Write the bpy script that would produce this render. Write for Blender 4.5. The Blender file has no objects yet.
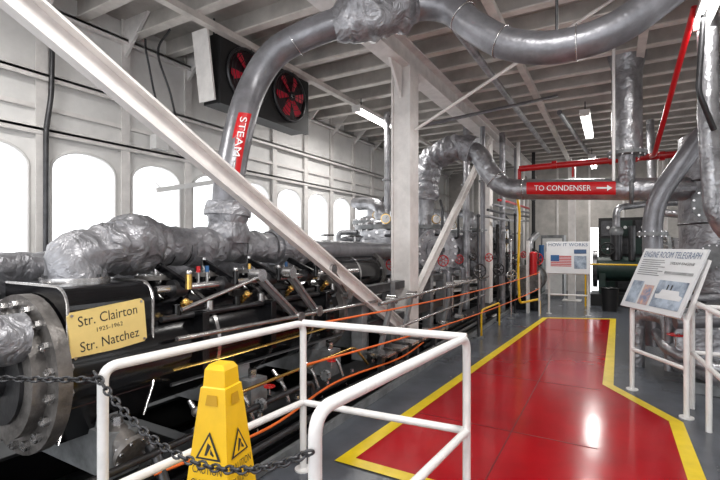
import bpy, math, random
from mathutils import Vector, Matrix, noise
random.seed(3)
V=Vector
# ---------------------------------------------------------------- materials
def M(name,col,rough=.5,metal=0,var=0,scale=4,bump=0,bscale=30,emit=0,col2=None,spec=.5,dist=0):
    m=bpy.data.materials.new(name); m.use_nodes=True
    nt=m.node_tree; b=nt.nodes['Principled BSDF']
    b.inputs['Base Color'].default_value=(*col,1); b.inputs['Roughness'].default_value=rough
    b.inputs['Metallic'].default_value=metal
    b.inputs['Specular IOR Level'].default_value=spec
    if emit:
        b.inputs['Emission Color'].default_value=(*col,1); b.inputs['Emission Strength'].default_value=emit
    tc=nt.nodes.new('ShaderNodeTexCoord')
    if var or col2:
        n=nt.nodes.new('ShaderNodeTexNoise'); n.inputs['Scale'].default_value=scale; n.inputs['Detail'].default_value=6; n.inputs['Roughness'].default_value=.62
        nt.links.new(tc.outputs['Object'],n.inputs['Vector'])
        r=nt.nodes.new('ShaderNodeValToRGB')
        r.color_ramp.elements[0].position=.33; r.color_ramp.elements[1].position=.62
        c2=col2 if col2 else tuple(max(0,c*(1-var)) for c in col)
        r.color_ramp.elements[0].color=(*c2,1); r.color_ramp.elements[1].color=(*col,1)
        nt.links.new(n.outputs['Fac'],r.inputs['Fac']); nt.links.new(r.outputs['Color'],b.inputs['Base Color'])
        mr=nt.nodes.new('ShaderNodeMapRange'); mr.inputs['To Min'].default_value=min(1,rough*1.5); mr.inputs['To Max'].default_value=rough*.8
        nt.links.new(n.outputs['Fac'],mr.inputs['Value']); nt.links.new(mr.outputs['Result'],b.inputs['Roughness'])
    if bump:
        n2=nt.nodes.new('ShaderNodeTexNoise'); n2.inputs['Scale'].default_value=bscale; n2.inputs['Detail'].default_value=4; n2.inputs['Distortion'].default_value=dist
        nt.links.new(tc.outputs['Object'],n2.inputs['Vector'])
        bp=nt.nodes.new('ShaderNodeBump'); bp.inputs['Strength'].default_value=bump; bp.inputs['Distance'].default_value=.02 if not dist else .05
        nt.links.new(n2.outputs['Fac'],bp.inputs['Height']); nt.links.new(bp.outputs['Normal'],b.inputs['Normal'])
    return m
wallp=M('wall_paint',(.84,.83,.815),.5,0,.16,1.8,.1,12)
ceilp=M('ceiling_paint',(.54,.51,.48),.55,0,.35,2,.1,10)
framep=M('frame_paint',(.82,.79,.77),.38,0,.18,5)
brownp=M('ceiling_beam_paint',(.74,.70,.66),.45,0,.25,4)
whitep=M('rail_paint',(.84,.83,.82),.26,0,.12,9,.05,40)
greyfl=M('deck_grey',(.11,.12,.14),.22,0,.35,1.6,.08,9)
darkfl=M('bilge_dark',(.010,.011,.013),.35,0,.4,3,.2,14)
redfl=M('deck_red',(.42,.002,.008),.13,0,.30,1.1,.05,4,spec=.45)
seamm=M('deck_seam',(.16,.004,.006),.5)
yelp=M('deck_yellow',(.82,.60,.01),.3,0,.15,6)
insul=M('insulation_wrap',(.36,.36,.385),.34,.55,.55,5,.75,7,dist=1.6)
silver=M('aluminium_lagging',(.44,.44,.465),.27,.7,.5,4,.45,9,dist=.8)
pipeg=M('pipe_grey',(.24,.24,.26),.30,.5,.4,4,.25,14)
steel=M('bare_steel',(.64,.63,.63),.18,.9,.4,10)
dsteel=M('dark_steel',(.08,.08,.085),.30,.7,.4,8,.1,30)
worn=M('worn_cast_iron',(.22,.205,.195),.36,.5,.65,6,.4,20)
black=M('black_enamel',(.004,.004,.005),.14,0,.4,4,.05,15)
blackm=M('black_matt',(.009,.009,.010),.55)
greyp=M('grey_paint',(.25,.26,.27),.33,.15,.5,6,.1,20)
redp=M('red_paint',(.50,.006,.010),.28)
fanred=M('fan_blade_red',(.62,.01,.04),.4)
labelr=M('label_red',(.55,.005,.010),.35)
labelw=M('label_white',(.85,.85,.85),.4)
yplastic=M('yellow_plastic',(.90,.54,.01),.33,0,.08,8)
yrecess=M('yellow_recess',(.55,.30,.005),.5)
plaque=M('brass_plaque',(.82,.62,.23),.35,.1,.1,5)
brass=M('brass',(.74,.48,.14),.2,.9,.2,9)
bluep=M('blue_paint',(.02,.10,.26),.35)
greenp=M('green_paint',(.012,.035,.028),.4,0,.3,5)
orange=M('orange_rope',(.80,.15,.02),.6)
ink=M('ink',(.02,.02,.02),.6)
tube_e=M('fluorescent_tube',(1,.98,.94),.5,0,emit=10)
winframe=M('window_frame_paint',(.76,.75,.74),.45)
poster=M('poster_paper',(.66,.68,.70),.4,0,.08,3)
photo1=M('poster_photo',(.40,.48,.58),.4,0,0,7,col2=(.08,.11,.16))
photo2=M('poster_photo_warm',(.60,.36,.26),.4,0,0,14,col2=(.12,.2,.35))
titleb=M('poster_title',(.05,.10,.20),.4)
fandark=M('fan_shadow',(.02,.004,.008),.5)
# ---------------------------------------------------------------- mesh builder
def fillet(pts,r,n=7):
    pts=[V(p) for p in pts]
    if r<=0 or len(pts)<3: return pts
    out=[pts[0]]
    for i in range(1,len(pts)-1):
        p=pts[i]; a=pts[i-1]-p; b=pts[i+1]-p
        ra=min(r,a.length*.49); rb=min(r,b.length*.49)
        A=p+a.normalized()*ra; B=p+b.normalized()*rb
        for k in range(n+1):
            t=k/n; out.append((1-t)**2*A+2*t*(1-t)*p+t*t*B)
    out.append(pts[-1]); return out
def catmull(pts,n=8):
    pts=[V(p) for p in pts]; P=[2*pts[0]-pts[1]]+pts+[2*pts[-1]-pts[-2]]; out=[]
    for i in range(1,len(P)-2):
        for k in range(n):
            t=k/n; a,b,c,d=P[i-1],P[i],P[i+1],P[i+2]
            out.append(.5*((2*b)+(c-a)*t+(2*a-5*b+4*c-d)*t*t+(3*b-a-3*c+d)*t**3))
    out.append(pts[-1]); return out
def resample(pts,step):
    out=[pts[0]]
    for a,b in zip(pts,pts[1:]):
        L=(b-a).length; k=max(1,int(L/step))
        for i in range(1,k+1): out.append(a.lerp(b,i/k))
    return out
def basis(d):
    d=V(d).normalized(); u=V((0,0,1)) if abs(d.z)<.95 else V((0,1,0))
    x=u.cross(d).normalized(); return x,d.cross(x).normalized(),d
class MB:
    def __init__(s,name): s.n=name; s.v=[];s.f=[];s.m=[];s.s=[];s.mats=[]
    def mi(s,mat):
        if mat not in s.mats: s.mats.append(mat)
        return s.mats.index(mat)
    def add(s,vs,fs,mat,smooth=False):
        o=len(s.v); s.v+= [tuple(v) for v in vs]; k=s.mi(mat)
        for f in fs: s.f.append([i+o for i in f]); s.m.append(k); s.s.append(smooth)
    def bx(s,x0,x1,y0,y1,z0,z1,mat,R=None,O=None):
        vs=[V((x,y,z)) for x in(x0,x1) for y in(y0,y1) for z in(z0,z1)]
        if R is not None: vs=[R@v+(V(O) if O is not None else V()) for v in vs]
        s.add(vs,[(0,1,3,2),(4,6,7,5),(0,4,5,1),(2,3,7,6),(0,2,6,4),(1,5,7,3)],mat)
    def beam(s,a,b,w,h,mat,side=None):
        a=V(a);b=V(b); d=(b-a).normalized()
        if side is None: x,y,_=basis(d)
        else: x=V(side); x=(x-d*x.dot(d)).normalized(); y=d.cross(x)
        vs=[p+x*(i*w/2)+y*(j*h/2) for p in(a,b) for i in(-1,1) for j in(-1,1)]
        s.add(vs,[(0,1,3,2),(4,6,7,5),(0,4,5,1),(2,3,7,6),(0,2,6,4),(1,5,7,3)],mat)
    def cyl(s,a,b,r,mat,seg=20,r2=None,smooth=True,caps=True):
        a=V(a);b=V(b); r2=r if r2 is None else r2; x,y,_=basis(b-a)
        c=[(math.cos(2*math.pi*i/seg),math.sin(2*math.pi*i/seg)) for i in range(seg)]
        A=[a+x*(p*r)+y*(q*r) for p,q in c]; B=[b+x*(p*r2)+y*(q*r2) for p,q in c]
        s.add(A+B,[(i,(i+1)%seg,seg+(i+1)%seg,seg+i) for i in range(seg)],mat,smooth)
        if caps:
            s.add(A,[tuple(range(seg))[::-1]],mat); s.add(B,[tuple(range(seg))],mat)
    def tube(s,pts,r,mat,seg=14,fil=0,lump=0,freq=6,closed=False,step=.02,cm=False,fold=0):
        pts=catmull(pts) if cm else fillet(pts,fil)
        rr=r if isinstance(r,(list,tuple)) else None
        if lump: pts=resample(pts,step); seg=max(seg,36)
        n=len(pts); rings=[]; px=None; acc=0
        for i,p in enumerate(pts):
            if i: acc+=(p-pts[i-1]).length
            if closed: d=pts[(i+1)%n]-pts[i-1]
            else: d=pts[min(i+1,n-1)]-pts[max(i-1,0)]
            if d.length<1e-7: d=V((0,0,1))
            d.normalize()
            if px is None: x,y,_=basis(d)
            else: x=(px-d*px.dot(d)).normalized(); y=d.cross(x)
            px=x; R=r
            if rr:
                t=i/(n-1)*(len(rr)-1); k=min(int(t),len(rr)-2); R=rr[k]*(1-(t-k))+rr[k+1]*(t-k)
            ring=[]
            for j in range(seg):
                a=2*math.pi*j/seg; dv=x*math.cos(a)+y*math.sin(a); q=p+dv*R
                if lump:
                    ph=acc*math.pi/.15+1.6*noise.noise(q*4)
                    q=q+dv*R*(lump*noise.noise(q*freq*.6)+fold*1.3*(abs(math.sin(ph))**.45-.75)+lump*.6*(.3-abs(noise.noise(q*freq*1.5)))+lump*.25*(.3-abs(noise.noise(q*freq*3.4))))
                ring.append(q)
            rings.append(ring)
        vs=[q for g in rings for q in g]; fs=[]
        for i in range(n if closed else n-1):
            for j in range(seg):
                i2=(i+1)%n; fs.append((i*seg+j,i*seg+(j+1)%seg,i2*seg+(j+1)%seg,i2*seg+j))
        s.add(vs,fs,mat,True)
        if not closed:
            s.add(rings[0],[tuple(range(seg))[::-1]],mat); s.add(rings[-1],[tuple(range(seg))],mat)
    def ball(s,c,r,mat,seg=16,sc=(1,1,1)):
        c=V(c); vs=[];fs=[]; h=seg//2
        for i in range(h+1):
            t=math.pi*i/h
            for j in range(seg):
                a=2*math.pi*j/seg; d=V((math.sin(t)*math.cos(a)*sc[0],math.sin(t)*math.sin(a)*sc[1],math.cos(t)*sc[2]))
                vs.append(c+d*r)
        for i in range(h):
            for j in range(seg): fs.append((i*seg+j,(i+1)*seg+j,(i+1)*seg+(j+1)%seg,i*seg+(j+1)%seg))
        s.add(vs,fs,mat,True)
    def ring(s,c,axis,R,r,mat,n=32,seg=8):
        x,y,_=basis(axis); c=V(c)
        s.tube([c+x*(R*math.cos(2*math.pi*i/n))+y*(R*math.sin(2*math.pi*i/n)) for i in range(n)],r,mat,seg,closed=True)
    def flange(s,c,axis,R,th,nb,mat,bm=None,br=None,seg=28):
        c=V(c); x,y,d=basis(axis); bm=bm or mat; br=br or R*.07
        s.cyl(c-d*th/2,c+d*th/2,R,mat,seg)
        for i in range(nb):
            a=2*math.pi*(i+.5)/nb; p=c+x*(R*.87*math.cos(a))+y*(R*.87*math.sin(a))
            s.cyl(p-d*(th/2+br*1.2),p+d*(th/2+br*1.2),br,bm,6,smooth=False)
    def wheel(s,c,axis,R,mat):
        x,y,d=basis(axis); c=V(c); s.ring(c,axis,R,R*.12,mat,20,6)
        for k in range(3):
            a=k*math.pi/3; v=(x*math.cos(a)+y*math.sin(a))*R; s.cyl(c-v,c+v,R*.08,mat,6)
        s.cyl(c-d*R*1.6,c+d*R*.1,R*.16,steel,8)
    def text(s,t,o,right,up,width,mat,height=None,depth=.001,align=0):
        c=bpy.data.curves.new('t','FONT'); c.body=t; c.extrude=.0; c.resolution_u=3
        ob=bpy.data.objects.new('t',c); bpy.context.collection.objects.link(ob)
        dg=bpy.context.evaluated_depsgraph_get(); me=bpy.data.meshes.new_from_object(ob.evaluated_get(dg))
        xs=[v.co.x for v in me.vertices]; ys=[v.co.y for v in me.vertices]
        x0,x1,y0,y1=min(xs),max(xs),min(ys),max(ys); sc=width/(x1-x0); sy=sc if height is None else height/(y1-y0)
        right=V(right).normalized(); up=V(up).normalized(); nn=right.cross(up); o=V(o)
        s.add([o+right*((v.co.x-(x0+x1)/2)*sc)+up*((v.co.y-(y0+y1)/2)*sy)+nn*depth for v in me.vertices],[tuple(p.vertices) for p in me.polygons],mat)
        bpy.data.objects.remove(ob); bpy.data.meshes.remove(me)
    def quad(s,a,b,c,d,mat): s.add([a,b,c,d],[(0,1,2,3)],mat)
    def done(s,bev=0):
        me=bpy.data.meshes.new(s.n); me.from_pydata(s.v,[],s.f)
        for m in s.mats: me.materials.append(m)
        for p,k,sm in zip(me.polygons,s.m,s.s): p.material_index=k; p.use_smooth=sm
        me.update(); ob=bpy.data.objects.new(s.n,me); bpy.context.collection.objects.link(ob)
        if bev:
            b=ob.modifiers.new('bev','BEVEL'); b.width=bev; b.segments=2; b.limit_method='ANGLE'; b.angle_limit=math.radians(40)
        return ob
X=V((1,0,0));Y=V((0,1,0));Z=V((0,0,1))
# ---------------------------------------------------------------- room
WX=-5.7; RX=3.0; Y0=-3.0; Y1=17.0; H=4.6
b=MB('floor'); b.bx(WX-.1,RX+.1,Y0,Y1+.1,-.12,0,greyfl); b.done()
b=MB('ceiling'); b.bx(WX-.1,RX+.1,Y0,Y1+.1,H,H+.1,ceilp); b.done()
def arch_wall(name,x,y0,y1,pitch,first,hw,sill,spring,mat,thick,inward):
    b=MB(name); centres=[]
    c=first
    while c<y1-.5: centres.append(c); c+=pitch
    edges=[y0]+[ (a+bb)/2 for a,bb in zip(centres,centres[1:])]+[y1]
    for side in (0,1):
        xx=x-inward*thick*side
        for i,c in enumerate(centres):
            e0,e1=edges[i],edges[i+1]
            b.quad((xx,e0,0),(xx,c-hw,0),(xx,c-hw,H),(xx,e0,H),mat); b.quad((xx,c+hw,0),(xx,e1,0),(xx,e1,H),(xx,c+hw,H),mat)
            b.quad((xx,c-hw,0),(xx,c+hw,0),(xx,c+hw,sill),(xx,c-hw,sill),mat)
            n=16
            for k in range(n):
                a0=math.pi*(1-k/n);a1=math.pi*(1-(k+1)/n)
                ya,yb=c+hw*math.cos(a0),c+hw*math.cos(a1); za,zb=spring+hw*.62*math.sin(a0),spring+hw*.62*math.sin(a1)
                b.quad((xx,ya,za),(xx,yb,zb),(xx,yb,H),(xx,ya,H),mat)
                if side: b.quad((x,ya,za),(x,yb,zb),(xx,yb,zb),(xx,ya,za),mat)
            if side:
                for sg in(-1,1): b.quad((x,c+sg*hw,sill),(x,c+sg*hw,spring),(xx,c+sg*hw,spring),(xx,c+sg*hw,sill),mat)
                b.quad((x,c-hw,sill),(x,c+hw,sill),(xx,c+hw,sill),(xx,c-hw,sill),mat)
    b.done(); return centres
cs=arch_wall('wall_left',WX,Y0,Y1,1.0,-1.95,.385,1.15,2.50,wallp,.1,1)
for i,c in enumerate(cs):
    b=MB('window_%d'%(i+1)); hw=.385; pts=[(WX+.01,c-hw,1.15),(WX+.01,c-hw,2.5)]
    pts+=[(WX+.01,c+hw*math.cos(math.pi*(1-k/12)),2.5+hw*.62*math.sin(math.pi*k/12)) for k in range(1,12)]
    pts+=[(WX+.01,c+hw,2.5),(WX+.01,c+hw,1.15)]
    b.tube([V(p) for p in pts],.018,winframe,6)
    b.bx(WX-.02,WX+.07,c-hw-.05,c+hw+.05,1.10,1.15,winframe)
    b.done()
b=MB('wall_left_studs')
for i in range(len(cs)+1):
    y=cs[0]-.5+i
    b.bx(WX,WX+.05,y-.03,y+.03,0,H,framep); b.bx(WX+.05,WX+.06,y-.06,y+.06,0,H,framep)
for z,dx in((3.53,.12),(2.92,.07),(4.3,.15)):
    b.bx(WX,WX+dx,Y0,Y1,z-.015,z+.015,framep); b.bx(WX+dx-.015,WX+dx,Y0,Y1,z-.06,z+.015,framep)
b.bx(WX,WX+.05,Y0,Y1,3.15,3.2,framep)
for i in range(len(cs)+1):
    y=cs[0]-.5+i
    b.add([(WX+.05,y-.02,4.1),(WX+.05,y+.02,4.1),(WX+.55,y+.02,H),(WX+.55,y-.02,H),(WX+.05,y+.02,H),(WX+.05,y-.02,H)],[(0,1,2,3),(0,3,5),(1,4,2)],framep)
b.done()
b=MB('wall_right'); 
for y in range(int(Y0),int(Y1),2):
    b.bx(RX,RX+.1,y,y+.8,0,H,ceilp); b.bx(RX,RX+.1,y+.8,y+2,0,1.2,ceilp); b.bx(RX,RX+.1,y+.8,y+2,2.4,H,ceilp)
b.done()
b=MB('wall_back')
b.bx(WX,-.7,Y1,Y1+.1,0,H,ceilp); b.bx(.5,RX,Y1,Y1+.1,0,H,ceilp); b.bx(-.7,.5,Y1,Y1+.1,2.2,H,ceilp)
for i in range(9): b.bx(WX+i,WX+i+.06,Y1-.06,Y1,0,H,framep)
b.done()
b=MB('ceiling_beams')
y=-2.6
while y<Y1:
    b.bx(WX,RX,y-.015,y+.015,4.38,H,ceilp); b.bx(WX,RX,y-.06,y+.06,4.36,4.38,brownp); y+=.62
for x in(-4.3,-1.2,.35,1.9): b.bx(x-.05,x+.05,Y0,Y1,4.28,4.36,brownp)
b.done()
b=MB('ceiling_girder')
b.bx(-2.51,-2.47,Y0,Y1,4.05,4.36,framep); b.bx(-2.62,-2.36,Y0,Y1,4.02,4.06,framep); b.bx(-2.62,-2.36,Y0,Y1,4.34,4.36,framep); b.done()
def column(x,y,w=.30):
    b=MB('support_column')
    b.bx(x-w/2+.015,x+w/2-.015,y-.12,y+.12,0,4.02,framep)
    b.bx(x-w/2-.012,x-w/2+.015,y-.15,y+.15,0,4.02,framep); b.bx(x+w/2-.015,x+w/2+.012,y-.15,y+.15,0,4.02,framep)
    b.bx(x-.24,x+.24,y-.22,y+.22,0,.025,framep)
    for sg in(-1,1): b.add([(x-.02,y+sg*.15,4.02),(x+.02,y+sg*.15,4.02),(x+.02,y+sg*.5,4.02),(x-.02,y+sg*.5,4.02),(x+.02,y+sg*.15,3.6),(x-.02,y+sg*.15,3.6)],[(0,1,2,3),(2,4,5,3),(0,3,5),(1,4,2)],framep)
    b.done(.004)
column(-2.49,5.6,.26); column(-2.49,10.1,.22); column(-2.49,14.4,.22); column(1.2,14.6,.2); column(-1.0,14.0,.16)
def brace(a,c,w=.135,f=.07):
    b=MB('diagonal_brace'); a=V(a);c=V(c)
    b.beam(a,c,.02,w,framep,side=X)
    d=(c-a).normalized(); n=d.cross(X).normalized()
    for sg in(-1,1): b.beam(a+n*sg*w/2+X*f*.5,c+n*sg*w/2+X*f*.5,f,.016,framep,side=X)
    b.done()
brace((-2.42,5.48,.42),(-2.42,-2.4,4.48)); brace((-2.42,5.8,.95),(-2.42,10.0,3.95),.13,.07)
b=MB('tie_rod'); b.cyl((-2.45,5.6,3.12),(.1,6.0,4.55),.022,framep,10); b.done()
b=MB('tie_rod'); b.cyl((-2.45,5.75,3.25),(-.9,9.0,4.4),.028,pipeg,10); b.done()
# ---------------------------------------------------------------- walkway marking
red=[(-1.72,2.78),(-1.27,10.35),(.02,10.9),(-.04,5.75),(.50,4.85),(.50,.2),(-.62,.2),(-.62,2.78)]
b=MB('red_walkway'); b.add([(x,y,.006) for x,y in red],[tuple(range(len(red)))[::-1]],redfl)
for y in(3.9,5.5,7.3,9.0): b.bx(-1.6,-.1,y,y+.012,.005,.008,seamm)
b.bx(-.75,-.74,3.0,10.3,.005,.008,seamm)
b.done()
b=MB('yellow_border_line')
def strip(pts,w):
    P=[V((*p,.010)) for p in pts]; L=[];R=[]
    for i,p in enumerate(P):
        d0=(p-P[i-1]).normalized() if i else None; d1=(P[i+1]-p).normalized() if i<len(P)-1 else None
        n0=V((-d0.y,d0.x,0)) if d0 else None; n1=V((-d1.y,d1.x,0)) if d1 else None
        n=(n0+n1).normalized() if n0 and n1 else (n0 or n1); k=1/max(.4,n.dot(n0 or n1))
        L.append(p+n*w/2*k); R.append(p-n*w/2*k)
    for i in range(len(P)-1): b.add([R[i],R[i+1],L[i+1],L[i]],[(0,1,2,3)],yelp)
strip([(-.62,2.78),(-1.72,2.78),(-1.27,10.35),(.02,10.9),(-.04,5.75),(.50,4.85),(.50,.2)],.11); b.done()
b=MB('engine_pit_plating'); b.bx(WX+.07,-2.12,Y0+.1,Y1-.3,.001,.014,darkfl); b.bx(-2.14,-2.10,Y0+.1,14,.001,.07,greyp); b.done()
# ---------------------------------------------------------------- front railing
b=MB('guard_railing'); r=.024; A=(-2.0,1.15);B=(-1.91,2.52);C=(-.76,2.62);D=(-.86,1.2)
P=lambda q,z:(q[0],q[1],z)
b.tube([P(A,0),P(A,1.045),P(B,1.045),P(B,0)],r,whitep,14,fil=.07)
b.tube([P(D,0),P(D,1.045),P(C,1.045),P(C,0)],r,whitep,14,fil=.09)
b.cyl(P(B,1.045),P(C,1.045),r,whitep,14)
for p,q in((A,B),(B,C),(C,D)): b.cyl(P(p,.48),P(q,.48),r*.95,whitep,14)
for q in(A,B,C,D): b.cyl(P(q,0),P(q,.012),.06,whitep,16)
b.done()
def chain(name,a,c,sag):
    b=MB(name); a=V(a);c=V(c); n=200; pts=[a.lerp(c,i/n)-Z*(sag*4*(i/n)*(1-i/n)) for i in range(n+1)]
    L=0; marks=[]; step=.034; nxt=0
    for p,q in zip(pts,pts[1:]):
        l=(q-p).length
        while nxt<=L+l: marks.append((p.lerp(q,(nxt-L)/l),(q-p).normalized())); nxt+=step
        L+=l
    for i,(p,d) in enumerate(marks):
        x,y,_=basis(d); sd=(x+y).normalized() if i%2 else (x-y).normalized()
        k=10; b.tube([p+d*(.023*math.cos(2*math.pi*j/k))+sd*(.0135*math.sin(2*math.pi*j/k)) for j in range(k)],.0052,dsteel,6,closed=True)
    b.done()
chain('barrier_chain',(-2.0,1.12,1.02),(-.86,1.17,.92),.20)
chain('barrier_chain',(-2.0,1.12,1.0),(-3.1,.5,1.06),.02)
b=MB('stanchion_post'); b.cyl((-3.13,.48,0),(-3.13,.48,1.1),.025,whitep); b.cyl((-3.13,.48,0),(-3.13,.48,.012),.07,whitep); b.ball((-3.13,.48,1.1),.03,whitep); b.done()
# ---------------------------------------------------------------- wet floor sign
b=MB('wet_floor_sign'); O=V((-1.70,1.57,0)); R=Matrix.Rotation(math.radians(12),3,'Z')
def lv(z,h,mat,prev=[None]):
    q=[O+R@V((sx*h,sy*h,z)) for sx,sy in((-1,-1),(1,-1),(1,1),(-1,1))]
    if prev[0]: b.add(prev[0]+q,[(i,(i+1)%4,4+(i+1)%4,4+i) for i in range(4)],mat)
    prev[0]=q; return q
K=.158; lv(.0,.18,yplastic); lv(.03,.18,yplastic); lv(.035,K,yplastic); lv(.90,K-.088,yplastic); lv(.905,.062,yplastic); lv(.985,.057,yplastic); q=lv(1.01,.042,yplastic)
b.add(q,[(0,1,2,3)],yplastic)
for sgn,(nx,rt) in enumerate((( R@V((0,-1,0)),R@X),(R@X,R@Y))):
    def sp(u,z): 
        h=K-(z-.035)*(.088/.865); return O+nx*(h+.004)+rt*u+Z*z
    zz=.57;w=.072
    b.add([sp(-w,zz),sp(w,zz),sp(0,zz+.13)],[(0,1,2)],ink)
    o=nx*.002; b.add([sp(-w+.018,zz+.010)+o,sp(w-.018,zz+.010)+o,sp(0,zz+.111)+o],[(0,1,2)],yplastic)
    o=nx*.003; b.add([sp(-.02,zz+.02)+o,sp(-.008,zz+.02)+o,sp(.015,zz+.065)+o,sp(-.005,zz+.08)+o],[(0,1,2,3)],ink)
    b.add([sp(.012,zz+.03)+o,sp(.03,zz+.018)+o,sp(.034,zz+.026)+o,sp(.012,zz+.055)+o],[(0,1,2,3)],ink)
    b.text('CAUTION',sp(0,.525),rt,Z-nx*.1,.165,ink,.038,.003)
    b.text('CUIDADO',sp(0,.46),rt,Z-nx*.1,.175,ink,.038,.003)
    b.text('WET FLOOR',sp(0,.36),rt,Z-nx*.1,.19,ink,.035,.003)
    b.add([sp(-.035,.82),sp(.035,.82),sp(.028,.87),sp(-.028,.87)],[(0,1,2,3)],yrecess)
b.done(.006)
# ---------------------------------------------------------------- main engine
cx,cz=-2.86,.885
b=MB('steam_engine_cylinder')
b.cyl((cx,1.25,cz),(cx,3.9,cz),.385,black,40)
b.flange((cx,1.205,cz),Y,.44,.07,18,worn,steel,.022,40)
b.cyl((cx,1.10,cz),(cx,1.18,cz),.335,worn,32); b.cyl((cx,1.08,cz),(cx,1.11,cz),.25,dsteel,28); b.cyl((cx,1.03,cz),(cx,1.09,cz),.10,dsteel,24)
for i in range(18):
    a=2*math.pi*(i+.5)/18; p=V((cx+.385*math.cos(a),1.13,cz+.385*math.sin(a))); b.cyl(p,p+Y*.05,.012,steel,8); b.cyl(p+Y*.012,p+Y*.045,.027,steel,6,smooth=False)
pr=[(-3.2,1.37)]
for i in range(9):
    a=math.pi/2*(i/8); pr.append((-2.63+.12*math.sin(a),1.25+.12*math.cos(a)))
pr+=[(-2.51,.72),(-2.60,.52),(-3.2,.52)]
vs=[(x,1.25,z) for x,z in pr]+[(x,1.76,z) for x,z in pr]; n=len(pr)
b.add(vs,[(i,i+n,(i+1)%n+n,(i+1)%n) for i in range(n)],black); b.add(vs,[tuple(range(n)),tuple(range(n,2*n))[::-1]],black)
for yy in(1.255,1.755):
    b.tube([V((x+.004,yy,z+.004)) for x,z in pr],.008,steel,8)
for yy in(2.25,2.85,3.4): b.cyl((cx,yy,cz),(cx,yy+.03,cz),.392,steel,40)
b.flange((cx,3.92,cz),Y,.45,.07,18,worn,steel,.022,40)
b.cyl((cx,3.95,cz),(cx,4.1,cz),.14,dsteel,24)
b.cyl((cx,3.95,cz),(cx,6.2,cz),.045,steel,16)
RP=Matrix.Rotation(math.radians(5),3,'X'); pc=V((-2.492,1.475,1.125))
def plq(y0,y1,z0,z1,c,mat):
    pts=[(y0+c,z0),(y1-c,z0),(y1,z0+c),(y1,z1-c),(y1-c,z1),(y0+c,z1),(y0,z1-c),(y0,z0+c)]
    b.add([pc+RP@V((0,y,z)) for y,z in pts]+[pc+RP@V((-.012,y,z)) for y,z in pts],[tuple(range(8))]+[(i,i+8,(i+1)%8+8,(i+1)%8) for i in range(8)],mat)
plq(-.22,.22,-.132,.132,.018,plaque)
py,pz=RP@Y,RP@Z
b.text('Str. Clairton',pc+pz*.075,py,pz,.34,ink,.056)
b.text('1925-1962',pc+pz*.01,py,pz,.15,ink,.024)
b.text('Str. Natchez',pc-pz*.065,py,pz,.34,ink,.056)
for yy in(-.20,.20):
    for zz in(-.115,.115): q=pc+py*yy+pz*zz; b.cyl(q-X*.002,q+X*.006,.008,steel,8)
for yy in(1.5,2.6,3.7):
    b.bx(cx-.42,cx+.46,yy-.09,yy+.09,.30,.55,greyp); b.bx(cx-.3,cx+.3,yy-.06,yy+.06,.5,.7,greyp)
    for sx in(-.35,.39): b.cyl((cx+sx,yy,.55),(cx+sx,yy,.62),.035,steel,6,smooth=False)
b.cyl((cx+.3,1.5,.55),(cx+.52,1.5,.45),.07,worn,16); b.flange((cx+.53,1.5,.445),(.22,0,-.1),.10,.03,8,worn,steel,.01)
for yy in(1.98,2.55,3.1,3.65):
    q=V((cx+.3,yy,cz+.25)); b.cyl(q,q+V((.06,0,.06)),.02,brass,10); b.ball(q+V((.08,0,.08)),.028,brass,12); b.cyl(q+V((.08,-.04,.08)),q+V((.08,.05,.08)),.008,brass,6)
b.tube([(-2.44,1.85,.80),(-2.40,2.3,.80),(-2.40,3.85,.80)],.009,brass,8); b.tube([(-2.46,1.85,.70),(-2.42,3.85,.68)],.012,dsteel,8)
b.done(.004)
b=MB('engine_bed')
for x in(-3.35,-2.38): b.bx(x-.09,x+.09,.8,12.5,.014,.30,black); b.bx(x-.13,x+.13,.8,12.5,.28,.302,blackm)
for i in range(12): b.bx(-3.3,-2.45,1+i,1.1+i,.02,.26,blackm)
for i in range(24):
    y=1.15+i*.45
    b.cyl((-2.30,y,.30),(-2.30,y,.335),.022,steel,6,smooth=False)
b.done(.004)
b=MB('drain_piping')
b.tube([(-2.25,.9,.42),(-2.25,3.1,.42),(-2.25,3.1,.2),(-2.2,4.9,.2)],.022,dsteel,10,fil=.08)
b.tube([(-2.18,.9,.16),(-2.18,8.8,.16)],.03,dsteel,10)
b.tube([(-2.3,1.9,.40),(-2.3,2.2,.55),(-2.3,3.9,.55),(-2.3,4.2,.3)],.014,brass,8,fil=.08)
b.tube([(-2.4,1.6,.5),(-2.25,1.6,.40),(-2.15,1.6,.2)],.03,dsteel,10,fil=.06)
for y in(1.9,2.45,3.3): 
    b.flange((-2.25,y,.42),Y,.05,.03,6,greyp,steel,.008,16)
    b.wheel((-2.25,y+.1,.53),Z,.04,redp)
for i in range(5):
    y=2.0+i*.42; b.tube([(-2.47,y,.55),(-2.36,y,.45),(-2.3,y+.05,.2)],.018,steel,8,fil=.05); b.ball((-2.40,y,.49),.035,worn,10)
b.done()
b=MB('orange_hose'); b.tube([(-2.2,1.55,.33),(-2.12,2.4,.30),(-2.2,3.4,.34),(-2.12,4.6,.30),(-2.1,5.3,.35)],.010,orange,8,cm=True); b.done()
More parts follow.
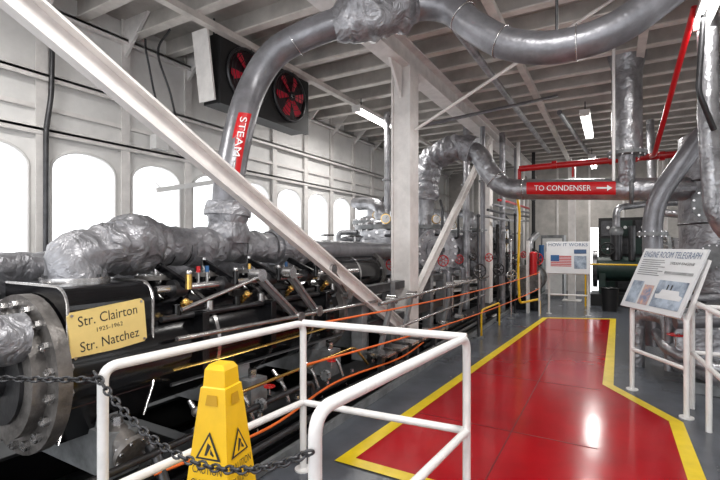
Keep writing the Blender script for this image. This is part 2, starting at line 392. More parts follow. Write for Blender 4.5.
# ---------------------------------------------------------------- manifold and insulated pipes
b=MB('steam_manifold_pipe')
b.tube([(-2.90,1.50,1.32),(-2.90,1.50,1.56),(-2.96,1.95,1.60),(-3.0,2.1,1.60),(-3.0,4.0,1.55)],[.16,.18,.17,.14,.14,.14,.14,.15,.15],insul,20,fil=.24,lump=.26,freq=8,fold=.10)
b.tube([(-2.93,1.74,1.60),(-2.98,1.98,1.60)],[.17,.205,.205,.16],insul,20,lump=.25,freq=8,fold=.05)
b.tube([(-3.0,3.45,1.56),(-3.0,3.8,1.55)],[.17,.23,.23,.17],insul,20,lump=.25,freq=8,fold=.05)
b.tube([(-3.0,2.4,1.58),(-3.0,2.7,1.57)],[.15,.175,.15],insul,20,lump=.22,freq=8)
b.tube([(-3.0,3.6,1.5),(-2.95,3.75,1.2)],.16,insul,18,lump=.25,fold=.05)
b.tube([(-3.0,3.9,1.55),(-3.0,6.3,1.5)],.12,pipeg,18,lump=.05)
for y in(2.2,2.34,2.95,3.38): b.ring((-3.0,y,1.585),Y,.146,.006,dsteel)
b.flange((-2.90,1.50,1.385),Z,.19,.035,10,steel,dsteel,.014)
b.done()
b=MB('exhaust_pipe_run')
b.tube([(-3.75,-1.8,1.38),(-3.75,6.2,1.38)],.155,insul,18,lump=.25,freq=7,step=.035,fold=.07)
for y in(0.9,2.2,4.4): b.tube([(-3.75,y,1.38),(-3.75,y+.3,1.38)],[.165,.19,.165],insul,18,lump=.2,freq=8)
for y in(-1.4,3.2): b.cyl((-3.75,y,.014),(-3.75,y,1.25),.05,greyp)
b.tube([(-4.6,.80,.2),(-4.6,.80,1.15),(-2.70,.90,1.15),(-2.70,1.12,1.12)],.13,insul,20,fil=.2,lump=.25,freq=7,fold=.07)
b.done()
# ---------------------------------------------------------------- overhead steam pipe
b=MB('steam_pipe')
main=[(-3.0,2.85,1.62),(-3.0,2.85,2.1),(-3.0,2.98,2.66),(-3.0,3.15,3.1),(-2.82,3.25,3.42),(-2.5,3.35,3.58),(-2.1,3.55,3.72),(-1.66,3.9,3.88),(-1.35,4.0,3.83),(-1.08,4.0,3.58),(-.78,4.0,3.36),(-.4,4.0,3.25),(0,4.0,3.29),(.34,4.0,3.48),(.75,4.0,3.78),(1.4,4.0,4.2)]
b.tube(main,.134,pipeg,22,cm=True)
b.tube([(-3.0,2.85,1.62),(-3.0,2.86,1.98)],[.20,.17],insul,20,lump=.28,freq=8,fold=.07)
b.tube([(-3.0,2.85,1.86),(-3.0,2.86,1.98)],.19,insul,20,lump=.2)
b.tube([(-2.27,3.46,3.67),(-2.0,3.60,3.745),(-1.62,3.87,3.86)],[.145,.225,.235,.215,.235,.15],insul,22,lump=.25,freq=7,cm=True,fold=.07)
b.ring((-2.62,3.32,3.53),(.33,.1,.2),.138,.006,steel); b.ring((-1.2,4.0,3.71),(.7,0,-.75),.138,.006,steel)
b.ring((-.25,4.0,3.255),X,.138,.006,steel); b.ring((.45,4,3.56),(1,0,.8),.138,.006,steel); b.ring((-.85,4,3.40),(1,0,-.6),.138,.006,steel)
b.cyl((-.4,4.0,3.2),(-.4,4.0,4.4),.012,dsteel); b.cyl((-1.8,3.75,3.9),(-1.8,3.75,4.4),.015,dsteel)
pp=catmull([main[1],main[2],main[3]],10); vd=V((.82,-.57,0)).normalized(); vr=V((.57,.82,0)).normalized()
for p,q in zip(pp,pp[1:]):
    if q.z>2.82: break
    for k in range(6):
        a0=math.radians(-25+50*k/6);a1=math.radians(-25+50*(k+1)/6)
        f=lambda c,a:c+(vd*math.cos(a)+vr*math.sin(a))*.138
        b.quad(f(p,a0),f(p,a1),f(q,a1),f(q,a0),labelr)
b.text('STEAM',V((-3.0,2.96,2.57))+vd*.147,(0,-.25,-1),vr,.38,labelw,.06,.0)
b.text('→',V((-3.0,2.88,2.26))+vd*.146,(0,-.2,-1),vr,.14,labelw,.05,.0)
b.done()
b=MB('condenser_pipe')
cp=[(-3.05,7.8,1.7),(-3.05,7.8,2.6),(-2.95,7.8,3.15),(-2.62,7.8,3.36),(-2.1,7.8,3.24),(-1.85,7.8,2.86),(-1.55,7.8,2.58),(-1.0,7.8,2.52),(.0,7.8,2.46),(.6,7.8,2.42),(1.6,7.8,2.38)]
b.tube(cp,.17,silver,22,cm=True)
b.tube([(-3.05,7.8,2.45),(-3.0,7.8,2.95),(-2.85,7.8,3.25),(-2.4,7.8,3.36),(-2.15,7.8,3.27)],.225,insul,22,lump=.25,freq=6,cm=True,fold=.08)
b.ring((-1.75,7.8,2.74),(.6,0,-.7),.18,.012,steel); b.ring((-1.3,7.8,2.54),X,.175,.01,steel); b.ring((.25,7.8,2.44),X,.195,.03,greyp)
c0=V((-1.22,7.8,2.535)); c1=V((.05,7.8,2.455)); dd=(c1-c0)
for k in range(8):
    a0=math.radians(-34+68*k/8);a1=math.radians(-34+68*(k+1)/8)
    f=lambda c,a:c+V((0,-math.cos(a),math.sin(a)))*.177
    b.quad(f(c0,a0),f(c1,a0),f(c1,a1),f(c0,a1),labelr)
b.text('TO CONDENSER',c0+dd*.42-Y*.184,dd,Z,.82,labelw,.085,0)
pa=c0+dd*.80-Y*.184; pd=dd.normalized()
b.quad(pa-Z*.012,pa+pd*.14-Z*.012,pa+pd*.14+Z*.012,pa+Z*.012,labelw); b.add([pa+pd*.14-Z*.045,pa+pd*.21,pa+pd*.14+Z*.045],[(0,1,2)],labelw)
b.tube([(.19,7.6,4.55),(.19,7.6,2.95)],[.27,.20,.20,.20,.20],silver,22,lump=.06,step=.08)
b.tube([(.19,7.6,2.95),(.19,7.75,2.45)],.11,silver,18)
b.flange((.19,7.6,2.95),Z,.26,.05,12,greyp,steel)
b.done()
b=MB('fire_main_pipe')
b.tube([(-1.5,8.6,3.02),(1.1,8.6,3.05)],.055,redp,12)
b.tube([(.55,8.6,3.05),(.55,7.9,2.95),(.80,6.1,4.25)],.035,redp,12,fil=.12)
b.tube([(-1.5,8.6,3.02),(-1.5,8.6,2.75),(-1.7,8.9,2.75)],.03,redp,10,fil=.05)
b.wheel((.3,8.45,3.05),Y,.1,redp); b.cyl((-.6,8.6,3.0),(-.6,8.6,2.8),.02,redp)
for x in(-.9,0,.7): b.cyl((x-.04,8.6,3.04),(x+.04,8.6,3.04),.075,redp,12)
b.done()
# ---------------------------------------------------------------- valve gear
b=MB('valve_gear')
b.cyl((-2.62,1.85,1.30),(-2.62,4.5,1.30),.028,steel,14)
b.cyl((-2.52,1.82,1.12),(-2.52,4.0,1.12),.022,dsteel,12)
for y in(2.02,2.45,2.95,3.5):
    b.cyl((-2.85,y,1.2),(-2.85,y,1.36),.12,black,20); b.flange((-2.85,y,1.37),Z,.14,.03,8,worn,steel,.012)
    b.cyl((-2.85,y,1.38),(-2.85,y,1.5),.02,steel,10)
    b.beam((-2.85,y,1.46),(-2.50,y,1.32),.035,.05,black); b.cyl((-2.62,y-.05,1.30),(-2.62,y+.05,1.30),.06,dsteel,16)
    b.cyl((-2.66,y+.09,1.1),(-2.66,y+.09,1.34),.03,black,10)
    b.cyl((-2.5,y,1.30),(-2.5,y,1.40),.022,brass if y<2.2 else black,12); b.ball((-2.5,y,1.41),.022,steel,10)
for y,c in((2.2,redp),(2.28,bluep),(2.72,brass),(3.2,bluep),(3.75,redp)):
    b.cyl((-2.62,y,1.3),(-2.62,y,1.41),.012,steel,8); b.cyl((-2.62,y,1.40),(-2.62,y,1.445),.015,c,10)
for y,dy,dz in((2.62,.50,-.40),(3.0,.40,-.38),(3.65,.3,-.28)):
    b.beam((-2.44,y,1.36),(-2.44,y+dy,1.36+dz),.03,.065,greyp,side=X)
    b.beam((-2.40,y+.02,1.34),(-2.40,y+dy-.02,1.38+dz),.02,.025,steel,side=X)
    for t in(0,1): b.cyl((-2.49,y+dy*t,1.36+dz*t),(-2.38,y+dy*t,1.36+dz*t),.05,steel,16)
b.cyl((-2.40,1.85,1.0),(-2.40,4.6,.94),.018,steel,10)
b.cyl((-2.42,1.9,1.18),(-2.42,2.6,1.34),.014,steel,10)
for y in(2.1,2.8,3.6): b.bx(-2.56,-2.42,y-.03,y+.03,.75,1.14,black)
for i in range(9):
    y=1.95+i*.27; b.cyl((-2.53,y,1.12),(-2.53,y,1.20),.03,steel if i%2 else black,10); b.cyl((-2.72,y,1.25),(-2.60,y+.05,1.12),.012,steel,6)
b.cyl((-2.74,1.9,1.22),(-2.74,4.0,1.24),.016,brass,8)
b.done(.003)
b=MB('crosshead_guide')
for x in(-3.2,-2.5):
    b.bx(x-.06,x+.06,4.3,7.2,.60,.70,dsteel); b.bx(x-.06,x+.06,4.3,7.2,1.02,1.12,dsteel)
    for y in(4.35,5.1,5.85,6.5,7.1): b.bx(x-.07,x+.07,y-.06,y+.06,.30,1.12,greyp); b.cyl((x,y,1.12),(x,y,1.17),.03,steel,6,smooth=False)
b.bx(-3.12,-2.58,5.9,6.3,.70,1.02,greyp); b.cyl((-3.2,6.1,cz),(-2.45,6.1,cz),.09,steel,20)
b.done(.004)
b=MB('pitman_arm'); b.beam((-2.85,6.15,.9),(-2.85,11.2,.62),.16,.22,whitep); b.beam((-2.75,6.3,.9),(-2.75,11.0,.63),.03,.08,black)
b.cyl((-3.0,11.2,.62),(-2.7,11.2,.62),.22,steel,24); b.done(.005)
b=MB('valve_chest')
b.cyl((-3.0,4.15,1.22),(-3.0,5.45,1.22),.25,black,30); b.flange((-3.0,4.15,1.22),Y,.29,.05,12,worn,steel,.018); b.flange((-3.0,5.45,1.22),Y,.29,.05,12,worn,steel,.018)
b.cyl((-3.0,4.08,1.22),(-3.0,4.14,1.22),.2,black,24); b.cyl((-3.0,4.8,1.22),(-3.0,4.84,1.22),.256,steel,30)
b.bx(-3.1,-2.9,4.4,5.2,.7,1.0,black); b.bx(-3.15,-2.66,4.75,4.87,.3,1.1,greyp)
for y in(4.45,5.1): b.cyl((-3.0,y,1.45),(-3.0,y,1.62),.06,worn,14); b.wheel((-3.0,y,1.72),Z,.08,blackm)
b.done(.004)
b=MB('reversing_linkage')
for y in(4.4,5.0,6.6,7.4):
    b.beam((-2.28,y,.35),(-2.28,y+.35,.95),.04,.07,greyp,side=X); b.cyl((-2.34,y,.35),(-2.22,y,.35),.07,steel,16); b.cyl((-2.34,y+.35,.95),(-2.22,y+.35,.95),.05,steel,16)
b.cyl((-2.22,4.3,.95),(-2.22,9.2,.95),.022,steel,10); b.cyl((-2.20,4.3,.62),(-2.20,8.8,.62),.018,steel,10)
for i in range(6): 
    y=4.2+i*.33
    if i!=4: b.bx(-2.34,-2.06,y,y+.2,.40,.43,steel); b.bx(-2.22,-2.16,y+.05,y+.12,.014,.40,dsteel)
b.done(.003)
# ---------------------------------------------------------------- pumps
def pump(x,y,s,z0=0,dv=(.62,-.78,0)):
    b=MB('steam_pump')
    T=lambda p:(x+p[0]*s,y+p[1]*s,z0+p[2]*s)
    b.cyl(T((0,0,.02)),T((0,0,.25)),.42*s,black,28); b.cyl(T((0,0,.25)),T((0,0,.95)),.30*s,worn,28)
    b.flange(T((0,0,.95)),Z,.40*s,.06*s,14,greyp,steel); b.cyl(T((0,0,.98)),T((0,0,1.85)),.36*s,silver,28)
    for z in(1.15,1.4,1.65): b.ring(T((0,0,z)),Z,.362*s,.01,dsteel)
    b.flange(T((0,0,1.9)),Z,.42*s,.07*s,16,greyp,steel); b.ball(T((0,0,1.93)),.30*s,silver,20,(1,1,.4))
    dv=V(dv).normalized()
    c=V(T((0,0,1.48))); b.cyl(c,c+dv*.46*s,.31*s,greyp,28); b.flange(c+dv*.48*s,dv,.38*s,.07*s,16,silver,steel,.024*s)
    b.cyl(c+dv*.5*s,c+dv*.56*s,.2*s,silver,24); b.flange(c+dv*.57*s,dv,.12*s,.03*s,6,dsteel,steel)
    c=V(T((0,0,.6))); b.cyl(c,c+dv*.42*s,.18*s,greyp,22); b.flange(c+dv*.43*s,dv,.25*s,.06*s,10,worn,steel,.02*s); b.cyl(c+dv*.45*s,c+dv*.5*s,.14*s,black,22)
    for a in(0,1,2,3):
        an=a*math.pi/2+.4; b.cyl(T((.44*math.cos(an),.44*math.sin(an),.1)),T((.44*math.cos(an),.44*math.sin(an),1.0)),.03*s,steel,10)
    b.tube([T((0,0,1.95)),T((0,0,2.25)),T((-.3,.2,2.35)),T((-.6,.3,2.35))],.11*s,silver,16,fil=.15*s,lump=.08)
    b.tube([T((.3,-.3,1.1)),T((.55,-.5,1.1)),T((.55,-.5,.1))],.045*s,pipeg,10,fil=.08)
    b.tube([T((.2,-.36,1.75)),T((.45,-.5,1.75)),T((.45,-.5,2.2)),T((.2,.1,2.4))],.025*s,dsteel,10,fil=.06)
    b.tube([T((-.36,-.2,.5)),T((-.5,-.5,.5)),T((-.5,-.5,1.7)),T((-.2,-.3,1.7))],.05*s,insul,12,fil=.1)
    b.wheel(T((.5,-.6,1.3)),(dv),.09*s,redp); b.wheel(T((-.35,-.55,1.0)),dv,.08*s,blackm)
    g=V(T((.30,-.42,2.02))); b.cyl(g,g+dv*.04,.08*s,brass,18); b.cyl(g+dv*.041,g+dv*.043,.068*s,labelw,18); b.beam(g+dv*.046,g+dv*.046+V((.03,0,.04)),.006,.004,ink)
    b.done(.003)
pump(-3.45,6.75,1.0,dv=(.45,-.9,0)); pump(-3.05,7.95,1.02); pump(-3.3,9.7,1.0); pump(-3.2,11.6,1.05); pump(-3.0,13.4,1.05); pump(-4.6,8.6,1.1); pump(-4.7,11.0,1.1)
b=MB('riser_pipes')
for (x,y,r,m,z1) in((-3.9,7.9,.06,silver,4.25),(-2.28,9.0,.05,pipeg,4.0),(-2.72,9.35,.07,silver,4.25),(-2.25,10.7,.07,insul,4.25),(-2.1,11.9,.045,whitep,4.25),(-2.25,12.6,.09,silver,4.25),(-1.95,13.4,.05,blackm,4.25),(-4.0,9.2,.1,insul,4.25)):
    b.cyl((x,y,.014),(x,y,z1),r,m,16)
    for z in(.9,1.9,2.9): b.flange((x,y,z),Z,r*1.6,.03,6,greyp,steel,.01,16)
    b.wheel((x+r+.09,y-.06,1.35),(1,-1,0),.08,redp if r<.06 else blackm)
for i in range(4): b.tube([(-2.3,9+i*.5,2.2+i*.15),(-2.2,11,2.2+i*.15),(-2.1,13.6,2.3+i*.12)],.03,[silver,dsteel,insul,redp][i],10,fil=.2)
b.done()
b=MB('gauge_board')
b.bx(-2.42,-2.36,10.8,11.9,1.35,2.1,black); b.bx(-2.40,-2.34,10.8,10.85,.014,1.4,dsteel); b.bx(-2.40,-2.34,11.85,11.9,.014,1.4,dsteel)
for i in range(3):
    for j in range(2): c=V((-2.35,11.0+i*.35,1.52+j*.36)); b.cyl(c,c+X*.03,.13,brass,20); b.cyl(c+X*.031,c+X*.033,.115,labelw,20); b.beam(c+X*.036,c+X*.036+V((0,.05,.06)),.004,.008,ink)
b.done()
b=MB('auxiliary_engine')
b.bx(-2.1,-1.55,11.4,13.4,.014,.35,black); b.cyl((-1.83,11.5,.75),(-1.83,12.4,.75),.32,dsteel,26); b.flange((-1.83,11.5,.75),Y,.36,.05,12,worn,steel); b.flange((-1.83,12.4,.75),Y,.36,.05,12,worn,steel)
b.bx(-2.05,-1.62,12.5,13.3,.35,1.2,greenp); b.tube([(-1.83,12.0,1.0),(-1.83,12.0,1.7),(-1.83,13.2,1.9)],.08,silver,14,fil=.2); b.wheel((-1.6,11.7,1.25),(1,-1,0),.14,redp)
b.cyl((-1.95,12.9,1.2),(-1.95,12.9,1.75),.09,blackm); b.cyl((-1.7,13.1,1.2),(-1.7,13.1,1.6),.07,bluep)
b.done(.004)
b=MB('control_rod_stand')
for (x,y,h,c) in((-2.0,7.6,2.1,dsteel),(-2.05,9.3,2.0,blackm),(-1.95,10.6,2.3,blackm),(-1.9,9.9,1.7,steel)):
    b.cyl((x,y,0),(x,y,h),.022,c,10); b.cyl((x,y,0),(x,y,.02),.09,greyp,16); b.wheel((x+.03,y-.04,h*.55),(1,-1,0),.12,c); b.ball((x,y,h),.035,c,10)
b.done()
b=MB('yellow_handrail')
b.tube([(-1.75,9.8,2.6),(-1.72,9.9,2.3),(-1.75,9.9,1.0),(-1.72,9.9,.35),(-1.45,10.9,.35),(-1.45,10.9,0)],.025,yplastic,10,fil=.12)
b.tube([(-2.0,7.8,.0),(-2.0,7.8,.45),(-1.95,9.0,.45),(-1.95,9.0,0)],.018,yplastic,10,fil=.1)
b.done()
b=MB('barrier_rope')
def rope(a,c,sag): 
    a=V(a);c=V(c); b.tube([a.lerp(c,i/16)-Z*sag*4*(i/16)*(1-i/16) for i in range(17)],.0085,orange,8)
rope((-1.91,2.54,1.02),(-1.42,10.6,.98),.06); rope((-1.91,2.54,.74),(-1.42,10.6,.62),.08)
b.cyl((-1.42,10.6,0),(-1.42,10.6,1.02),.02,whitep,10)
b.done()
# ---------------------------------------------------------------- fan unit
b=MB('ventilation_fan_unit'); xf=-4.38
b.bx(xf-.30,xf-.02,4.02,5.85,3.44,4.34,blackm)
b.bx(xf-.02,xf+.03,4.0,5.88,3.42,4.36,blackm)
b.beam((xf-.16,3.96,3.46),(xf-.16,3.84,4.33),.28,.025,framep,side=X)
for yc in(4.48,5.38):
    zc=3.90; b.ring((xf+.05,yc,zc),X,.37,.022,dsteel,36); b.cyl((xf+.03,yc,zc),(xf+.036,yc,zc),.36,fandark,36)
    for k in range(6):
        a=k*math.pi/3; e=lambda r,t,dx:V((xf+.06+dx,yc+r*math.cos(a+t),zc+r*math.sin(a+t)))
        b.add([e(.07,-.4,0),e(.31,-.10,-.01),e(.33,.15,.0),e(.31,.38,.02),e(.07,.4,.02)],[(0,1,2,3,4)],fanred)
    b.cyl((xf+.05,yc,zc),(xf+.10,yc,zc),.07,dsteel,20); b.cyl((xf+.10,yc,zc),(xf+.104,yc,zc),.03,labelw,12)
    for rr in(.14,.22,.30,.35): b.ring((xf+.11,yc,zc),X,rr,.005,blackm,32,5)
    for k in range(8): a=k*math.pi/4; b.cyl((xf+.11,yc,zc),(xf+.11,yc+.37*math.cos(a),zc+.37*math.sin(a)),.005,blackm,5)
for yy in(4.1,5.6): b.cyl((xf-.2,yy,4.3),(xf-.2,yy,H),.015,dsteel)
b.done()
b=MB('wall_conduit')
b.tube([(WX+.16,2.62,4.3),(WX+.16,2.60,3.3),(WX+.13,2.56,2.9),(WX+.13,2.56,.1)],.028,dsteel,10,fil=.1)
b.tube([(WX+.4,3.6,4.3),(WX+.3,3.7,4.1),(WX+.2,4.0,3.4),(WX+.13,4.6,3.1)],.014,dsteel,8,cm=True)
b.tube([(-4.8,3.6,4.3),(-4.9,3.5,4.0),(-4.8,3.6,3.5),(-5.0,3.9,3.1),(WX+.15,4.6,2.95)],.014,dsteel,8,cm=True)
b.bx(WX+.06,WX+.2,3.9,4.1,2.95,3.15,whitep)
b.beam((-5.5,3.9,2.36),(-5.5,5.16,2.66),.03,.07,labelw,side=X)
b.beam((-5.5,4.0,2.36),(-5.66,4.0,2.5),.02,.02,labelw); b.beam((-5.5,5.05,2.63),(-5.66,5.05,2.7),.02,.02,labelw)
b.done()
def fixture(x,y0,y1,z,energy):
    b=MB('fluorescent_or_fill_fixture')
    b.bx(x-.09,x+.09,y0,y1,z,z+.06,whitep)
    for dx in(-.05,.05): b.cyl((x+dx,y0+.04,z-.03),(x+dx,y1-.04,z-.03),.018,tube_e,12)
    for yy in(y0,y1-.04): b.bx(x-.08,x+.08,yy,yy+.04,z-.06,z,whitep)
    for yy in(y0+.2,y1-.2): b.cyl((x,yy,z+.06),(x,yy,4.36),.01,dsteel)
    b.done()
    l=bpy.data.lights.new('lamp','AREA'); l.shape='RECTANGLE'; l.size=.25; l.size_y=y1-y0; l.energy=energy; l.color=(1,.975,.94)
    o=bpy.data.objects.new('fluorescent_or_fill_lamp',l); o.location=(x,(y0+y1)/2,z-.08); bpy.context.collection.objects.link(o)
fixture(-4.1,7.0,8.4,4.12,70); fixture(-.45,9.3,11.4,4.1,100); fixture(-.6,.2,2.4,4.15,110); fixture(-4.1,.0,1.4,4.15,70); fixture(-.5,14,16,4.1,50); fixture(.9,4.4,6.4,4.15,50)  # first two are the room's own fixtures; the others are added for fill light
# ---------------------------------------------------------------- information boards
def board(name,a,c,z0,z1,lean,post_h,title,ph,flag=False):
    a=V((*a,0));c=V((*c,0)); rt=(c-a).normalized(); W=(c-a).length; nrm=rt.cross(Z) ; up=(Z*(z1-z0)-nrm*lean); L=up.length; up.normalize(); nn=rt.cross(up)
    b=MB(name); o=a+Z*z0
    Q=lambda u,v,w=0:o+rt*(u*W)+up*(v*L)+nn*w
    f=[(0,0),(1,0),(1,1),(0,1)]
    b.add([Q(u,v,.0) for u,v in f]+[Q(u,v,-.02) for u,v in f],[(0,1,2,3),(7,6,5,4)]+[(i,i+4,(i+1)%4+4,(i+1)%4) for i in range(4)],poster)
    b.text(title,Q(.5,.90,.004),rt,up,W*.90,titleb,L*.10,0)
    R4=lambda u0,v0,u1,v1,w,m:b.quad(Q(u0,v0,w),Q(u1,v0,w),Q(u1,v1,w),Q(u0,v1,w),m)
    for (u0,v0,u1,v1,m) in ph: R4(u0,v0,u1,v1,.003,m)
    if flag:
        for k in range(7): R4(.10,.22+k*.05,.58,.245+k*.05,.003,redp)
        R4(.10,.38,.30,.57,.004,bluep)
        R4(.64,.62,.92,.75,.003,titleb)
    else:
        R4(.52,.60,.95,.64,.004,greyp); b.text('STEAM ENGINE',Q(.73,.77,.005),rt,up,W*.36,ink,L*.04,0)
        b.add([Q(.54,.22,.004),Q(.92,.22,.004),Q(.94,.28,.004),Q(.88,.30,.004),Q(.86,.36,.004),Q(.60,.36,.004),Q(.58,.29,.004),Q(.52,.28,.004)],[tuple(range(8))],poster)
        for u in(.66,.72): R4(u,.36,u+.02,.44,.004,ink)
    for k in range(8): 
        v=.80-k*.035; u1=.06+.38+.05*math.sin(k*9)
        if v>.5 and not flag: R4(.06,v,u1,v+.014,.003,greyp)
    d=-nrm*.10; pa=a+rt*.06*W+d; pc=c-rt*.04*W+d
    b.tube([pa,pa+Z*post_h,pc+Z*post_h,pc],.024,whitep,12,fil=.06); b.cyl(pa+Z*.45,pc+Z*.45,.02,whitep,10)
    for p in(pa,pc):
        b.cyl(p,p+Z*.012,.06,whitep,14); b.beam(p+Z*(post_h-.02),p+Z*(z1-.1)-nrm*(lean*.75),.03,.03,whitep)
    b.done()
board('information_board',(.08,5.72),(.53,4.95),.93,1.56,.28,.92,'ENGINE ROOM TELEGRAPH',[(.50,.08,.95,.50,photo1),(.06,.08,.26,.45,photo1),(.29,.08,.46,.40,photo2)])
board('information_board',(-1.32,11.0),(-.42,11.1),.95,1.68,.15,.95,'HOW IT WORKS',[(.64,.15,.92,.55,photo1)],True)
b=MB('guard_railing')
b.tube([(.68,5.35,0),(.68,5.35,1.05),(.80,3.6,1.05),(.80,3.6,0)],.024,whitep,14,fil=.1)
b.cyl((.68,5.35,.55),(.80,3.6,.55),.022,whitep,12)
b.cyl((.72,4.75,0),(.72,4.75,1.05),.024,whitep,12)
b.tube([(.68,5.35,1.0),(1.9,5.45,1.0),(1.9,5.45,0)],.022,whitep,12,fil=.1); b.cyl((.68,5.35,.55),(1.9,5.45,.55),.02,whitep,12)
b.done()
# ---------------------------------------------------------------- right machinery
b=MB('insulated_tank'); tx=1.36
b.tube([(tx,8.0,.95),(tx,8.0,3.15)],.5,silver,32,lump=.04,freq=3,step=.08); b.ball((tx,8.0,3.12),.5,silver,28,(1,1,.35)); b.ball((tx,8,.97),.5,silver,28,(1,1,.3))
for z in(1.3,1.9,2.5,3.0): b.ring((tx,8,z),Z,.51,.014,dsteel,36)
dv=V((-.3,-.95,0)).normalized()
for z,R_ in((2.15,.24),(1.45,.17)): c=V((tx,8,z))+dv*.5; b.cyl(c-dv*.1,c+dv*.12,R_*.8,worn,24); b.flange(c+dv*.13,dv,R_,.05,12,greyp,steel)
for a in range(4): an=a*math.pi/2+.7; b.cyl((tx+.4*math.cos(an),8+.4*math.sin(an),0),(tx+.4*math.cos(an),8+.4*math.sin(an),1.0),.04,greyp,10)
b.cyl((tx,8,3.2),(tx,8,4.26),.16,silver,18); b.flange((tx,8,3.4),Z,.24,.05,12,greyp,steel)
b.done()
b=MB('overhead_pipe')
b.tube([(.50,7.1,.25),(.47,7.15,2.15),(1.05,7.05,3.1),(1.8,6.9,3.8)],.12,pipeg,18,fil=.35)
b.tube([(.96,6.4,4.25),(.96,6.4,3.0),(1.02,6.4,1.9),(1.3,6.6,1.6)],.10,silver,16,fil=.2,lump=.1)
b.tube([(1.2,6.0,4.25),(1.15,6.0,2.6),(1.2,6.0,1.2)],.06,blackm,12,fil=.1)
b.tube([(.87,6.0,4.25),(.83,6.1,3.3),(1.0,6.3,2.9)],.03,dsteel,12,fil=.1)
b.flange((.475,7.14,1.75),Z,.18,.05,10,greyp,steel); b.flange((.49,7.1,.8),Z,.18,.05,10,greyp,steel)
b.tube([(-.9,9.5,4.22),(-.6,14,4.22)],.05,pipeg,12); b.tube([(-1.6,4.5,4.15),(-1.5,13,4.15)],.05,silver,12)
b.done()
b=MB('hanging_rod'); b.cyl((.02,7.1,2.5),(.02,7.1,4.36),.02,whitep,10); b.done()
b=MB('feed_water_pump')
b.bx(.75,1.7,5.9,7.0,.0,.12,greyp); b.cyl((.85,6.1,.55),(.85,6.9,.55),.2,greyp,24); b.flange((.85,6.05,.55),Y,.25,.05,12,silver,steel); b.flange((.85,6.9,.55),Y,.25,.05,12,silver,steel)
b.cyl((1.35,6.1,.6),(1.35,6.9,.6),.24,silver,24); b.flange((1.35,6.05,.6),Y,.29,.05,12,greyp,steel)
b.tube([(.6,5.9,.75),(.95,6.0,.78),(1.4,6.0,.85),(1.4,6.2,1.3)],.07,pipeg,14,fil=.12); b.tube([(.50,7.1,.45),(.55,6.1,.4),(.9,5.85,.3),(1.5,5.85,.3)],.06,silver,14,fil=.15)
b.tube([(.58,6.3,.12),(.58,6.3,.95),(1.2,6.5,1.0)],.045,insul,12,fil=.1)
b.tube([(.3,6.9,.0),(.3,6.9,.7),(.6,6.6,.7),(.6,6.2,.25),(1.0,5.8,.2)],.08,insul,14,fil=.15,lump=.1)
for (x,y,z) in((.85,6.3,.95),(1.2,6.2,1.15),(.62,6.0,.6),(.3,6.85,.95)): b.wheel((x,y,z),Z,.08,redp if x<.7 else blackm)
b.bx(.78,.92,6.2,6.8,.12,.38,greyp); b.bx(1.25,1.45,6.2,6.8,.12,.4,greyp)
b.done(.003)
# ---------------------------------------------------------------- far end
b=MB('switchboard')
b.bx(-.35,1.0,14.9,15.3,.0,2.4,blackm)
for i in range(3):
    for j in range(4): b.bx(-.28+i*.43,.08+i*.43,14.86,14.9,.3+j*.52,.75+j*.52,dsteel if (i+j)%2 else greenp); b.cyl((-.1+i*.43,14.82,.55+j*.52),(-.1+i*.43,14.87,.55+j*.52),.045,labelw if j>2 else dsteel,12)
b.done(.005)
b=MB('capstan_machinery')
b.bx(-.5,.9,13.2,14.2,0,.3,blackm); b.cyl((-.4,13.7,.95),(.8,13.7,.95),.32,greenp,24); b.cyl((-.45,13.7,.95),(-.35,13.7,.95),.5,dsteel,28); b.cyl((.75,13.7,.95),(.85,13.7,.95),.5,dsteel,28)
b.bx(-.3,-.15,13.4,14.0,.3,.9,greenp); b.bx(.5,.65,13.4,14.0,.3,.9,greenp); b.cyl((.1,13.6,1.2),(.1,13.6,1.9),.14,dsteel,18); b.cyl((.45,13.5,1.2),(.45,13.5,2.1),.08,dsteel,14); b.ball((.1,13.6,1.95),.17,greyp)
b.tube([(.1,13.6,1.9),(.1,13.6,2.6),(.9,13.9,2.7),(2.5,13.9,2.7)],.09,silver,14,fil=.2)
b.tube([(-.6,12.9,0),(-.6,12.9,1.1),(.6,12.9,1.1),(.6,12.9,0)],.022,yplastic,10,fil=.08)
b.wheel((-.1,13.3,1.5),(0,-1,0),.16,blackm)
b.done(.005)
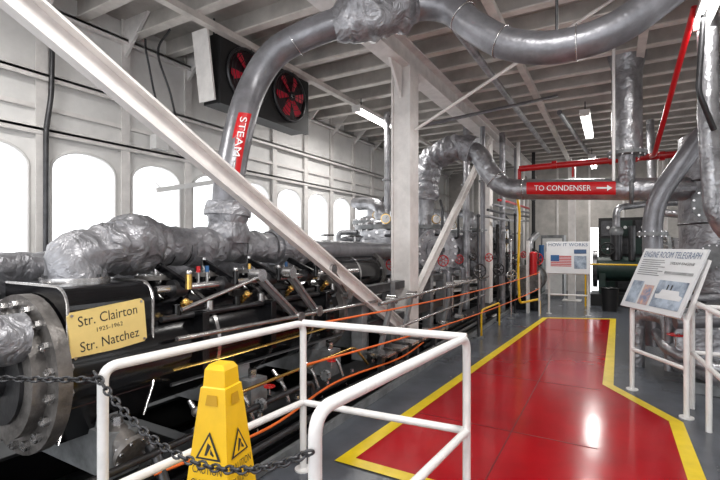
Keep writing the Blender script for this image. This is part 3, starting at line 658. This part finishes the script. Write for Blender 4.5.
b=MB('steam_accumulator'); b.cyl((1.0,11.0,1.3),(2.4,11.0,1.3),.45,silver,28); b.flange((1.0,11.0,1.3),X,.5,.06,16,greyp,steel); b.cyl((.9,11,1.3),(.97,11,1.3),.3,worn,24)
for x in(1.2,2.2): b.bx(x-.06,x+.06,10.7,11.3,0,.95,greyp)
b.tube([(1.4,11,1.7),(1.4,11,2.2),(.75,11.2,2.3),(.7,11.2,4.26)],.08,silver,14,fil=.15); b.done(.003)
b=MB('waste_bin'); b.cyl((-.05,12.3,0),(-.05,12.3,.55),.16,blackm,20,.20); b.ring((-.05,12.3,.55),Z,.20,.015,black,24); b.done()
b=MB('fire_extinguisher'); b.cyl((-1.6,10.95,.9),(-1.6,10.95,1.4),.085,redp,18); b.ball((-1.6,10.95,1.4),.085,redp,16,(1,1,.6)); b.cyl((-1.6,10.95,1.42),(-1.6,10.95,1.52),.025,blackm); b.tube([(-1.6,10.95,1.5),(-1.48,10.9,1.45),(-1.49,10.9,1.0)],.012,blackm,8,fil=.05); b.bx(-1.75,-1.69,10.9,11.05,0,1.7,whitep); b.done()
b=MB('equipment_cabinet'); b.bx(-1.9,-1.25,14.5,15.2,0,1.9,greyp); b.bx(-1.85,-1.3,14.47,14.5,.1,1.8,whitep); b.cyl((-1.35,14.45,.9),(-1.35,14.45,1.1),.012,steel); b.bx(-1.75,-1.45,14.45,14.48,1.4,1.65,bluep); b.done(.005)
# ---------------------------------------------------------------- camera, world
w=bpy.data.worlds.new('World'); bpy.context.scene.world=w; w.use_nodes=True
w.node_tree.nodes['Background'].inputs[0].default_value=(.96,.98,1,1); w.node_tree.nodes['Background'].inputs[1].default_value=2.35
cd=bpy.data.cameras.new('cam'); cam=bpy.data.objects.new('camera',cd); bpy.context.collection.objects.link(cam)
cam.location=(0,0,1.6); cam.rotation_euler=(math.radians(90),0,math.atan(252/440)); cd.sensor_width=36; cd.lens=22; cd.shift_y=5/720; cd.clip_start=.05
bpy.context.scene.camera=cam
bpy.context.scene.view_settings.view_transform='Standard'
